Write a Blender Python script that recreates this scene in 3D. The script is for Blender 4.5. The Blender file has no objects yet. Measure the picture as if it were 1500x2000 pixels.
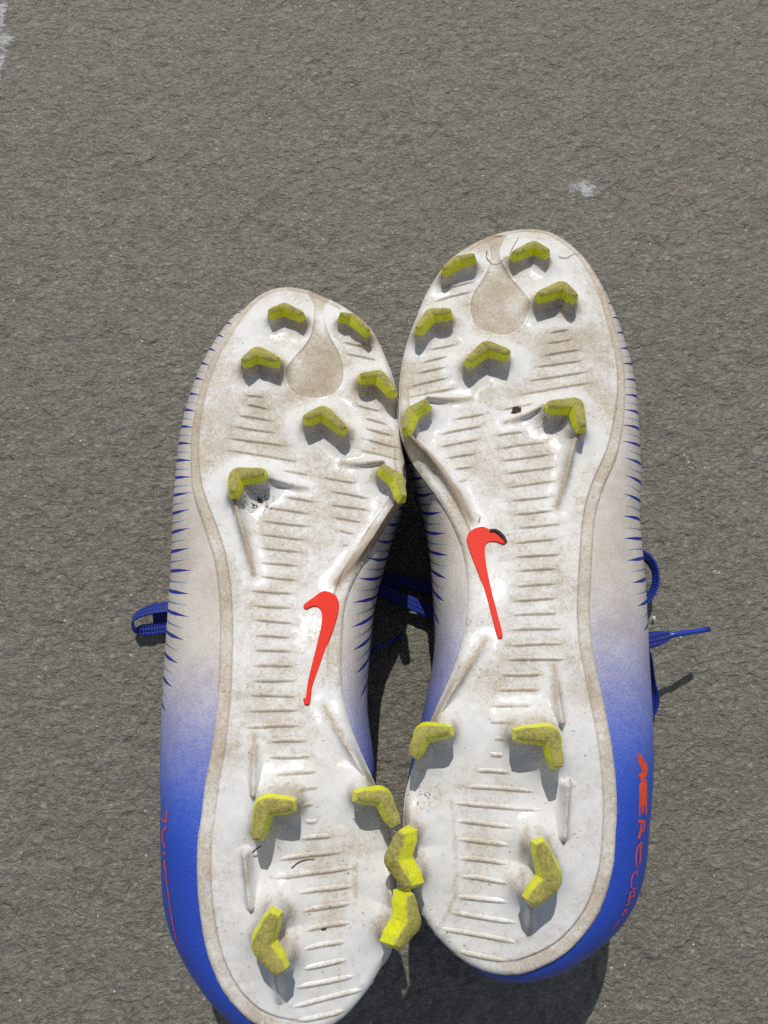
import bpy, math, random
import numpy as np
from mathutils import Vector
from mathutils.bvhtree import BVHTree

# ------------------------------------------------------------------ camera, sky, sun, exposure
SC = bpy.context.scene
COL = SC.collection
PITCH = math.radians(13.0)
CAM_H = 36.5                      # centimetres above the stone (all modelling below is in cm, meshes are stored in metres)
F_PX = 1500.0                     # focal length in pixels of the 1500 x 2000 photograph

cam_d = bpy.data.cameras.new('camera')
cam_d.sensor_fit = 'VERTICAL'
cam_d.sensor_height = 36.0
cam_d.lens = 36.0 * F_PX / 2000.0
cam_d.clip_start = 0.005
cam_d.clip_end = 50.0
cam = bpy.data.objects.new('camera', cam_d)
cam.location = (0, 0, CAM_H / 100)
cam.rotation_euler = (PITCH, 0, 0)
COL.objects.link(cam)
SC.camera = cam

LIGHT_DIR = Vector((0.0567, -0.944, -1.244)).normalized()
sun_d = bpy.data.lights.new('sun', 'SUN')
sun_d.energy = 3.2
sun_d.angle = math.radians(0.5)
sun_d.color = (1.0, 0.965, 0.915)
sun = bpy.data.objects.new('sun', sun_d)
sun.rotation_euler = LIGHT_DIR.to_track_quat('-Z', 'Y').to_euler()
sun.location = (0, 1, 2)
COL.objects.link(sun)

W = bpy.data.worlds.new('World')
SC.world = W
W.use_nodes = True
wn = W.node_tree
sky = wn.nodes.new('ShaderNodeTexSky')
sky.sky_type = 'NISHITA'
sky.sun_disc = False
sky.sun_elevation = math.asin(-LIGHT_DIR.z)
sky.sun_rotation = math.atan2(-LIGHT_DIR.x, -LIGHT_DIR.y)
hs = wn.nodes.new('ShaderNodeHueSaturation')          # the phone's white balance takes most of the blue out of the shade
hs.inputs['Saturation'].default_value = 0.55
wn.links.new(sky.outputs[0], hs.inputs['Color'])
wn.links.new(hs.outputs[0], wn.nodes['Background'].inputs[0])
wn.nodes['Background'].inputs[1].default_value = 0.08

SC.view_settings.view_transform = 'Standard'
SC.view_settings.look = 'None'
SC.view_settings.exposure = 0.0
SC.view_settings.gamma = 1.0
SC.render.engine = 'CYCLES'
SC.cycles.use_denoising = False
SC.cycles.max_bounces = 6

# ------------------------------------------------------------------ tracing helpers (photo pixel -> point in the place, cm)
CAM = np.array([0.0, 0.0, CAM_H])
FW = np.array([0.0, math.sin(PITCH), -math.cos(PITCH)])
UP = np.array([0.0, math.cos(PITCH), math.sin(PITCH)])
RT = np.array([1.0, 0.0, 0.0])


def ray(p):
    p = np.atleast_2d(np.asarray(p, float))
    return FW[None] + ((p[:, 0] - 750) / F_PX)[:, None] * RT + ((1000 - p[:, 1]) / F_PX)[:, None] * UP


def at_z(p, z):
    d = ray(p)
    t = (np.asarray(z, float) - CAM_H) / d[:, 2]
    return CAM[None] + d * t[:, None]


def at_surface(p, zf, dz=0.0):
    z = np.full(len(np.atleast_2d(p)), 6.0)
    for _ in range(30):
        q = at_z(p, z)
        z = 0.5 * z + 0.5 * (zf(q[:, 0], q[:, 1]) + dz)
    return at_z(p, z)


def zoomed(pts, ox, oy, sc):
    a = np.asarray(pts, float)
    return np.stack([a[:, 0] / sc + ox, a[:, 1] / sc + oy], 1)


def spline(pts, n=12, closed=True):
    """Catmull-Rom through the points."""
    p = np.asarray(pts, float)
    N = len(p)
    out = []
    rng = range(N) if closed else range(N - 1)
    for i in rng:
        if closed:
            a, b, c, d = p[(i - 1) % N], p[i], p[(i + 1) % N], p[(i + 2) % N]
        else:
            a, b, c, d = p[max(i - 1, 0)], p[i], p[i + 1], p[min(i + 2, N - 1)]
        t = np.linspace(0, 1, n, endpoint=False)[:, None]
        out.append(0.5 * (2 * b + (c - a) * t + (2 * a - 5 * b + 4 * c - d) * t ** 2 + (3 * b - a - 3 * c + d) * t ** 3))
    if not closed:
        out.append(p[-1:])
    return np.concatenate(out)


def resample(p, n, closed=True):
    q = np.concatenate([p, p[:1]]) if closed else p
    L = np.concatenate([[0], np.cumsum(np.linalg.norm(np.diff(q, axis=0), axis=1))])
    t = np.linspace(0, L[-1], n, endpoint=not closed)
    return np.stack([np.interp(t, L, q[:, k]) for k in range(q.shape[1])], 1)


def dist_line(X, Y, pts):
    """distance to a polyline and position along it (0..1)"""
    pts = np.asarray(pts, float)[:, :2]
    seg = np.linalg.norm(np.diff(pts, axis=0), axis=1)
    tot = seg.sum()
    best = np.full(X.shape, 1e9)
    par = np.zeros(X.shape)
    acc = 0.0
    for i in range(len(pts) - 1):
        a, b = pts[i], pts[i + 1]
        ab = b - a
        t = np.clip(((X - a[0]) * ab[0] + (Y - a[1]) * ab[1]) / max(ab @ ab, 1e-9), 0, 1)
        d = np.hypot(X - a[0] - t * ab[0], Y - a[1] - t * ab[1])
        m = d < best
        best = np.where(m, d, best)
        par = np.where(m, (acc + t * seg[i]) / tot, par)
        acc += seg[i]
    return best, par


def inside(X, Y, poly):
    r = np.zeros(X.shape, bool)
    n = len(poly)
    for i in range(n):
        x1, y1 = poly[i][:2]
        x2, y2 = poly[(i + 1) % n][:2]
        if y1 == y2:
            continue
        c = (y1 > Y) != (y2 > Y)
        r ^= c & (X < (x2 - x1) * (Y - y1) / (y2 - y1) + x1)
    return r


def sstep(a, b, x):
    t = np.clip((x - a) / (b - a), 0, 1)
    return t * t * (3 - 2 * t)


def smooth_ring(a, w):
    k = np.exp(-np.linspace(-2, 2, 2 * w + 1) ** 2)
    k /= k.sum()
    e = np.concatenate([a[-w:], a, a[:w]])
    return np.convolve(e, k, 'valid')


# ------------------------------------------------------------------ mesh helpers
def mesh_obj(name, V, F, mat, parent=None, base=None, attrs=None, uv=None, smooth=True):
    V = np.asarray(V, float)
    if base is not None:
        V = V - np.asarray(base)[None]
    me = bpy.data.meshes.new(name)
    F = np.asarray(F) if not isinstance(F, list) else F
    if isinstance(F, list):
        me.from_pydata([tuple(v) for v in V / 100.0], [], [tuple(int(i) for i in f) for f in F])
    else:
        nf, k = F.shape
        me.vertices.add(len(V))
        me.vertices.foreach_set('co', (V / 100.0).astype(np.float32).ravel())
        me.loops.add(nf * k)
        me.loops.foreach_set('vertex_index', F.astype(np.int32).ravel())
        me.polygons.add(nf)
        me.polygons.foreach_set('loop_start', np.arange(0, nf * k, k, dtype=np.int32))
        me.update(calc_edges=True)
    me.validate()
    if smooth:
        me.polygons.foreach_set('use_smooth', np.ones(len(me.polygons), bool))
    for k, a in (attrs or {}).items():
        at = me.attributes.new(k, 'FLOAT', 'POINT')
        at.data.foreach_set('value', np.asarray(a, np.float32).ravel())
    if uv is not None:
        at = me.attributes.new('surf', 'FLOAT_VECTOR', 'POINT')
        w = np.zeros((len(V), 3), np.float32)
        w[:, :2] = uv
        at.data.foreach_set('vector', w.ravel())
    me.materials.append(mat)
    o = bpy.data.objects.new(name, me)
    COL.objects.link(o)
    if parent is not None:
        o.parent = parent
    return o


def grid_faces(nr, nc, wrap=False):
    i = np.arange(nr - 1)[:, None]
    j = np.arange(nc if wrap else nc - 1)[None]
    j2 = (j + 1) % nc
    a, b, c, d = i * nc + j, i * nc + j2, (i + 1) * nc + j2, (i + 1) * nc + j
    return np.stack([a + 0 * d, b + 0 * d, c + 0 * d, d], -1).reshape(-1, 4)


def tag(o, label, cat, group=None, kind=None):
    o['label'] = label
    o['category'] = cat
    if group:
        o['group'] = group
    if kind:
        o['kind'] = kind
    return o


# ------------------------------------------------------------------ materials
class NT:
    def __init__(s, name):
        s.m = bpy.data.materials.new(name)
        s.m.use_nodes = True
        s.t = s.m.node_tree
        s.b = s.t.nodes['Principled BSDF']

    def n(s, typ, **kw):
        nd = s.t.nodes.new('ShaderNode' + typ)
        for k, v in kw.items():
            if k.startswith('i_'):
                key = k[2:]
                key = int(key) if key.isdigit() else key.replace('_', ' ')
                s.put(nd.inputs[key], v)
            else:
                setattr(nd, k, v)
        return nd

    def put(s, sock, v):
        if isinstance(v, bpy.types.NodeSocket):
            s.t.links.new(v, sock)
        elif v is not None:
            if hasattr(sock, 'default_value') and not isinstance(v, (int, float)) and len(v) == 3 and sock.type == 'RGBA':
                v = (*v, 1)
            sock.default_value = v

    def math(s, op, a, b=None, c=None, clamp=False):
        nd = s.n('Math', operation=op, use_clamp=clamp)
        for i, v in enumerate((a, b, c)):
            if v is not None:
                s.put(nd.inputs[i], v)
        return nd.outputs[0]

    def mul(s, a, b): return s.math('MULTIPLY', a, b)
    def add(s, a, b): return s.math('ADD', a, b)

    def attr(s, name, out='Fac'):
        return s.n('Attribute', attribute_name=name).outputs[out]

    def co(s, scale=(1, 1, 1), rot=(0, 0, 0), src='Object'):
        tc = s.n('TexCoord').outputs[src]
        return s.n('Mapping', i_0=tc, i_2=rot, i_3=scale).outputs[0]

    def noise(s, vec, scale, detail=4, rough=0.55, dist=0.0):
        return s.n('TexNoise', i_Vector=vec, i_Scale=scale, i_Detail=detail, i_Roughness=rough, i_Distortion=dist).outputs[0]

    def vor(s, vec, scale, feature='F1', out='Distance', rnd=1.0):
        return s.n('TexVoronoi', feature=feature, i_Vector=vec, i_Scale=scale, i_Randomness=rnd).outputs[out]

    def ramp(s, v, a, b, lo=0.0, hi=1.0):
        return s.n('MapRange', interpolation_type='SMOOTHSTEP', i_0=v, i_1=a, i_2=b, i_3=lo, i_4=hi).outputs[0]

    def mix(s, f, a, b):
        nd = s.n('Mix', data_type='RGBA')
        s.put(nd.inputs[0], f)
        s.put(nd.inputs[6], a)
        s.put(nd.inputs[7], b)
        return nd.outputs[2]

    def bump(s, h, strength, dist, nrm=None):
        nd = s.n('Bump', i_Height=h, i_Strength=strength, i_Distance=dist)
        if nrm is not None:
            s.put(nd.inputs['Normal'], nrm)
        return nd.outputs[0]

    def out(s, color, rough, normal=None, spec=0.5):
        s.put(s.b.inputs['Base Color'], color)
        s.put(s.b.inputs['Roughness'], rough)
        s.put(s.b.inputs['Specular IOR Level'], spec)
        if normal is not None:
            s.put(s.b.inputs['Normal'], normal)
        return s.m


def mat_stone(scuffs):
    s = NT('bluestone')
    v = s.co()
    vs = s.co(scale=(0.72, 1.1, 1), rot=(0, 0, math.radians(-30)))
    big = s.noise(v, 9, 4)
    mid = s.noise(vs, 110, 5, 0.6, 0.4)
    fine = s.noise(vs, 560, 7, 0.74, 0.8)
    grit = s.noise(v, 1500, 3, 0.7)
    c = s.mix(s.ramp(big, 0.35, 0.68), (0.285, 0.274, 0.212), (0.302, 0.273, 0.216))
    c = s.mix(s.mul(s.ramp(s.noise(v, 5.0, 3), 0.45, 0.7), 0.5), c, (0.248, 0.244, 0.208))
    c = s.mix(s.ramp(mid, 0.30, 0.70, 0.40, 0.0), c, (0.152, 0.144, 0.11))
    c = s.mix(s.ramp(fine, 0.36, 0.64, 0.62, 0.0), c, (0.072, 0.068, 0.053))
    c = s.mix(s.ramp(fine, 0.54, 0.70, 0.0, 0.6), c, (0.45, 0.42, 0.335))
    c = s.mix(s.ramp(s.noise(vs, 38, 4, 0.6), 0.62, 0.74, 0.0, 0.30), c, (0.30, 0.225, 0.15))
    # pale mineral grains
    cell = s.n('TexVoronoi', i_Vector=v, i_Scale=520.0)
    pick = s.ramp(s.n('SeparateColor', i_0=cell.outputs['Color']).outputs[0], 0.988, 0.991)
    gr = s.mul(pick, s.ramp(cell.outputs['Distance'], 0.18, 0.30, 1.0, 0.0))
    c = s.mix(s.mul(gr, 0.8), c, (0.8, 0.78, 0.74))
    # worn white scuffs with ragged edges
    rag = s.noise(vs, 330, 6, 0.72)
    rag2 = s.noise(v, 95, 4, 0.6)
    tot = None
    for (x, y, rx, ry, k) in scuffs:
        q = s.n('VectorMath', operation='SUBTRACT', i_0=v, i_1=(x / 100, y / 100, 0)).outputs[0]
        q = s.n('VectorMath', operation='MULTIPLY', i_0=q, i_1=(100 / rx, 100 / ry, 0)).outputs[0]
        ln = s.n('VectorMath', operation='LENGTH', i_0=q).outputs['Value']
        f = s.add(s.math('SUBTRACT', 1.0, ln), s.add(s.mul(s.math('SUBTRACT', rag, 0.5), 3.2), s.mul(s.math('SUBTRACT', rag2, 0.5), 2.2)))
        f = s.mul(s.ramp(f, 0.15, 0.75), k)
        tot = f if tot is None else s.math('MAXIMUM', tot, f)
    c = s.mix(tot, c, (0.66, 0.66, 0.68))
    mid2 = s.noise(vs, 210, 4, 0.6, 0.8)
    h = s.add(s.add(s.mul(mid, 0.9), s.mul(mid2, 1.6)), s.add(s.mul(fine, 0.75), s.mul(grit, 0.2)))
    nb = s.bump(h, 1.0, 0.0019)
    r = s.ramp(s.noise(v, 700, 3), 0.35, 0.65, 0.32, 0.50)
    r = s.mix(gr, r, (0.15, 0.15, 0.15))
    return s.out(c, r, nb, 1.0)


def mat_sole():
    s = NT('moulded_white_plastic')
    v = s.co()
    d = s.attr('dirt')
    soil = s.attr('soil')
    n1 = s.noise(v, 420, 8, 0.74, 1.2)
    n2 = s.noise(v, 1300, 4, 0.7, 2.0)
    n3 = s.noise(v, 55, 4, 0.6)
    c = s.mix(s.ramp(n3, 0.3, 0.7), (0.68, 0.68, 0.67), (0.645, 0.64, 0.615))
    m = s.math('MULTIPLY_ADD', n1, 1.0, s.mul(n2, 0.85))
    m = s.add(m, s.math('MULTIPLY_ADD', d, 0.72, -0.71))
    m = s.add(m, s.mul(s.math('SUBTRACT', n3, 0.5), 0.7))
    tan = s.ramp(m, 0.22, 0.66)
    c = s.mix(s.mul(tan, 0.8), c, (0.44, 0.38, 0.29))
    br = s.ramp(s.add(m, s.mul(s.math('SUBTRACT', n2, 0.5), 1.1)), 0.58, 0.95)
    c = s.mix(s.mul(br, 0.55), c, (0.24, 0.155, 0.085))
    sp = s.noise(v, 640, 3, 0.75, 1.0)
    sm = s.ramp(s.add(sp, s.mul(soil, 0.235)), 0.755, 0.785)
    c = s.mix(s.mul(sm, 0.9), c, (0.055, 0.036, 0.024))
    rare = s.ramp(s.add(s.noise(v, 800, 3, 0.65), s.mul(s.math('SUBTRACT', n3, 0.5), 0.22)), 0.665, 0.70)
    c = s.mix(s.mul(rare, 0.75), c, (0.19, 0.10, 0.065))
    gl = s.mul(s.ramp(d, 0.02, 0.2, 1.0, 0.0), s.ramp(tan, 0.1, 0.5, 1.0, 0.0))
    r = s.math('MULTIPLY_ADD', gl, -0.34, s.ramp(tan, 0.0, 0.9, 0.50, 0.75))
    h = s.add(s.mul(n1, 0.5), s.mul(n2, 0.3))
    nb = s.bump(s.add(h, s.mul(sm, 1.2)), 0.22, 0.00035)
    s.b.inputs['Subsurface Weight'].default_value = 0.0
    return s.out(c, r, nb, s.math('MULTIPLY_ADD', gl, 0.28, 0.14))


def mat_stud():
    s = NT('yellow_stud_plastic')
    v = s.co()
    w = s.attr('wear')
    n1 = s.noise(v, 700, 6, 0.7, 0.6)
    n2 = s.noise(v, 2200, 4, 0.7)
    c = s.mix(s.ramp(n1, 0.35, 0.65), (0.80, 0.82, 0.012), (0.72, 0.75, 0.014))
    n3 = s.noise(v, 160, 3, 0.5)
    m = s.add(s.math('MULTIPLY_ADD', n1, 0.9, s.mul(n2, 0.5)), s.math('MULTIPLY_ADD', w, 0.62, -0.98))
    m = s.add(m, s.mul(n3, 0.35))
    c = s.mix(s.mul(s.ramp(w, 0.4, 0.95), 0.62), c, (0.38, 0.345, 0.075))
    c = s.mix(s.mul(s.ramp(m, 0.0, 0.52), 0.78), c, (0.31, 0.275, 0.085))
    c = s.mix(s.mul(s.ramp(m, 0.44, 0.70), 0.7), c, (0.13, 0.10, 0.045))
    nb = s.bump(s.add(n1, s.mul(n2, 0.6)), 0.55, 0.0006)
    r = s.ramp(m, 0.0, 0.4, 0.32, 0.65)
    s.b.inputs['Subsurface Weight'].default_value = 0.25
    s.b.inputs['Subsurface Radius'].default_value = (1.0, 1.0, 0.1)
    s.b.inputs['Subsurface Scale'].default_value = 0.0015
    return s.out(c, r, nb, 0.4)


def mat_emblem():
    s = NT('orange_red_plastic')
    v = s.co()
    n1 = s.noise(v, 500, 6, 0.7, 1.0)
    c = s.mix(s.ramp(n1, 0.60, 0.75, 0, 0.4), (0.68, 0.022, 0.007), (0.30, 0.06, 0.03))
    return s.out(c, 0.45, s.bump(n1, 0.2, 0.0004), 0.1)


def mat_upper():
    s = NT('speckled_knit_upper')
    v = s.co()
    uv = s.attr('surf', 'Vector')
    sep = s.n('SeparateXYZ', i_0=uv)
    U, Vt = sep.outputs[0], sep.outputs[1]
    U = s.add(U, s.mul(Vt, 0.32))
    blue = s.attr('blue')
    wov = s.noise(v, 1300, 4, 0.7, 2.5)
    cells = s.vor(v, 1150)
    worm = s.noise(v, 1300, 1, 0.4, 3.0)
    n3 = s.noise(v, 60, 4, 0.6)
    n1 = s.noise(v, 300, 6, 0.7)
    c = s.mix(s.ramp(n3, 0.35, 0.68), (0.60, 0.575, 0.53), (0.50, 0.45, 0.395))
    c = s.mix(s.ramp(wov, 0.42, 0.62, 0.0, 0.5), c, (0.40, 0.335, 0.28))
    c = s.mix(s.mul(s.ramp(n1, 0.5, 0.75), 0.35), c, (0.38, 0.27, 0.19))
    # halftone flakes of blue that close up towards the heel
    f = s.add(blue, s.mul(s.math('SUBTRACT', worm, 0.5), 0.45))
    f = s.add(f, s.mul(s.math('SUBTRACT', n1, 0.5), 0.2))
    fb = s.mul(s.ramp(f, 0.02, 0.80), s.ramp(blue, 0.0, 0.06))
    c = s.mix(fb, c, (0.030, 0.10, 0.53))
    c = s.mix(s.mul(s.ramp(blue, 0.55, 1.0), 0.6), c, (0.010, 0.034, 0.34))
    # printed tapered ticks (cm units in 'surf'): dark blue ones with thin pale ones between
    per = 0.86
    def tick(off, w0, lo):
        fr = s.math('FRACT', s.add(s.math('DIVIDE', U, per), off))
        dd = s.mul(s.math('ABSOLUTE', s.math('SUBTRACT', fr, 0.5)), per)
        ww = s.math('MULTIPLY', s.math('SUBTRACT', Vt, lo), w0)
        ww = s.math('MINIMUM', ww, 0.075)
        return s.mul(s.math('LESS_THAN', dd, ww), s.math('GREATER_THAN', Vt, lo))
    c = s.mix(s.mul(tick(0.5, 0.09, 0.06), 0.75), c, (0.40, 0.47, 0.50))
    c = s.mix(s.mul(tick(0.47, 0.03, 0.06), 0.8), c, (0.11, 0.14, 0.18))
    c = s.mix(tick(0.0, 0.085, 0.0), c, (0.012, 0.030, 0.26))
    h = s.add(s.mul(wov, 0.5), s.add(s.mul(cells, 0.5), s.mul(worm, 0.5)))
    nb = s.bump(h, 0.5, 0.0005)
    r = s.ramp(blue, 0.3, 1.0, 0.6, 0.36)
    return s.out(c, r, nb, 0.4)


def mat_lace():
    s = NT('blue_woven_lace')
    uv = s.attr('surf', 'Vector')
    sep = s.n('SeparateXYZ', i_0=uv)
    U, Vv = sep.outputs[0], sep.outputs[1]      # U across (cm), V along (cm)
    row = s.math('FRACT', s.mul(U, 5.0))
    tri = s.math('ABSOLUTE', s.math('SUBTRACT', row, 0.5))
    ph = s.add(s.mul(Vv, 8.0), s.mul(tri, 1.2))
    tw = s.math('ABSOLUTE', s.math('SUBTRACT', s.math('FRACT', ph), 0.5))
    h = s.math('MULTIPLY', s.ramp(tw, 0.08, 0.4), s.ramp(tri, 0.5, 0.2))
    v = s.co()
    n1 = s.noise(v, 1600, 3, 0.6)
    c = s.mix(h, (0.004, 0.010, 0.09), (0.024, 0.062, 0.52))
    c = s.mix(s.ramp(n1, 0.55, 0.75, 0, 0.35), c, (0.08, 0.14, 0.62))
    return s.out(c, 0.45, s.bump(h, 0.8, 0.0005), 0.4)


def mat_plain(name, col, rough=0.5, scale=400, var=0.35, bump=0.3):
    s = NT(name)
    n = s.noise(s.co(), scale, 5, 0.65, 0.4)
    c = s.mix(s.ramp(n, 0.3, 0.7, 0, 1), col, tuple(x * (1 - var) for x in col))
    return s.out(c, rough, s.bump(n, bump, 0.0004), 0.4)


M_SOLE, M_STUD, M_EMBLEM, M_UPPER, M_LACE = mat_sole(), mat_stud(), mat_emblem(), mat_upper(), mat_lace()
M_AGLET = mat_plain('blue_aglet_plastic', (0.022, 0.055, 0.43), 0.3, 300, 0.3, 0.1)
M_PRINT = mat_plain('orange_red_print', (0.80, 0.085, 0.03), 0.5, 900, 0.35, 0.1)
M_STRAW = mat_plain('dried_grass', (0.13, 0.085, 0.05), 0.6, 300, 0.5)
M_MUD = mat_plain('dry_mud', (0.075, 0.045, 0.03), 0.85, 900, 0.6, 0.9)
M_LEAF = mat_plain('dead_leaf', (0.06, 0.045, 0.035), 0.7, 700, 0.6, 0.8)
M_CRUMB = mat_plain('white_grit', (0.75, 0.73, 0.70), 0.6, 900, 0.2, 0.5)

# ------------------------------------------------------------------ ground: one rough cleft stone sheet
def fft_noise(n, lo, hi, beta, seed, ax=1.0, ang=0.0):
    r = np.random.default_rng(seed)
    fx = np.fft.fftfreq(n)[None] * n
    fy = np.fft.fftfreq(n)[:, None] * n
    ca, sa = math.cos(ang), math.sin(ang)
    k = np.sqrt(((fx * ca + fy * sa) * ax) ** 2 + ((-fx * sa + fy * ca) / ax) ** 2) + 1e-6
    a = np.where((k > lo) & (k < hi), k ** (-beta), 0)
    f = np.fft.ifft2(np.fft.fft2(r.standard_normal((n, n))) * a).real
    return f / f.std()


def sample(tile, size, X, Y):
    n = tile.shape[0]
    x, y = (X / size * n) % n, (Y / size * n) % n
    i, j = x.astype(int) % n, y.astype(int) % n
    fx, fy = x - np.floor(x), y - np.floor(y)
    i2, j2 = (i + 1) % n, (j + 1) % n
    return (tile[j, i] * (1 - fx) * (1 - fy) + tile[j, i2] * fx * (1 - fy) + tile[j2, i] * (1 - fx) * fy + tile[j2, i2] * fx * fy)


def build_ground():
    outer = np.array([400, 200, 110, 75, 60, 48, 40, 34])
    xs = np.concatenate([-outer, np.linspace(-31, 31, 560), outer[::-1]])
    ys = np.concatenate([-(outer - 15)[:-1], np.linspace(-17, 44, 560), [47, 54, 66, 80, 95, 130, 220, 400]])
    X, Y = np.meshgrid(xs, ys[::-1])
    t1 = fft_noise(1024, 4, 60, 1.25, 3, 1.35, math.radians(100))
    t2 = fft_noise(1024, 40, 380, 1.15, 4, 1.5, math.radians(75))
    cl = fft_noise(1024, 6, 120, 1.5, 9, 1.6, math.radians(95))
    h = 0.035 * sample(t1, 60, X, Y) + 0.026 * sample(t2, 60, X, Y)
    # small cleft steps, as where layers of the stone have flaked off
    c = sample(cl, 60, X, Y)
    h += 0.035 * (np.tanh((c - 0.9) * 9) + np.tanh((c + 1.0) * 9))
    h *= sstep(34, 30, np.abs(X)) * sstep(47, 43, Y) * sstep(-20, -16, Y)   # the modelled relief is kept to where the mesh is fine
    h -= h.max()
    scuffs = []
    for (px, py, rx, ry, k) in ((1150, 367, 0.75, 0.6, 0.72), (1117, 368, 0.25, 0.5, 0.4), (0, 25, 0.38, 1.5, 0.8), (14, 76, 0.8, 0.4, 0.65), (0, 120, 0.25, 1.6, 0.6)  ):
        q = at_z([(px, py)], -0.1)[0]
        scuffs.append((q[0], q[1], rx, ry, k))
    o = mesh_obj('stone_ground', np.stack([X, Y, h], -1).reshape(-1, 3), grid_faces(*X.shape)[:, ::-1], mat_stone(scuffs))
    o['kind'] = 'structure'
    o['label'] = 'rough grey brown cleft stone paving under the shoes'


build_ground()

# ------------------------------------------------------------------ traced data of the two shoes (photo pixels)
Z1 = (300, 540, 2.8846)
Z2 = (740, 420, 2.7778)
Z3 = (220, 980, 2.5)
Z4 = (760, 900, 2.34375)
Z5 = (280, 1400, 2.6786)
Z6 = (740, 1400, 2.5862)


def zz(z, *pts):
    return [tuple(p) for p in zoomed(pts, *z)]


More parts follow.
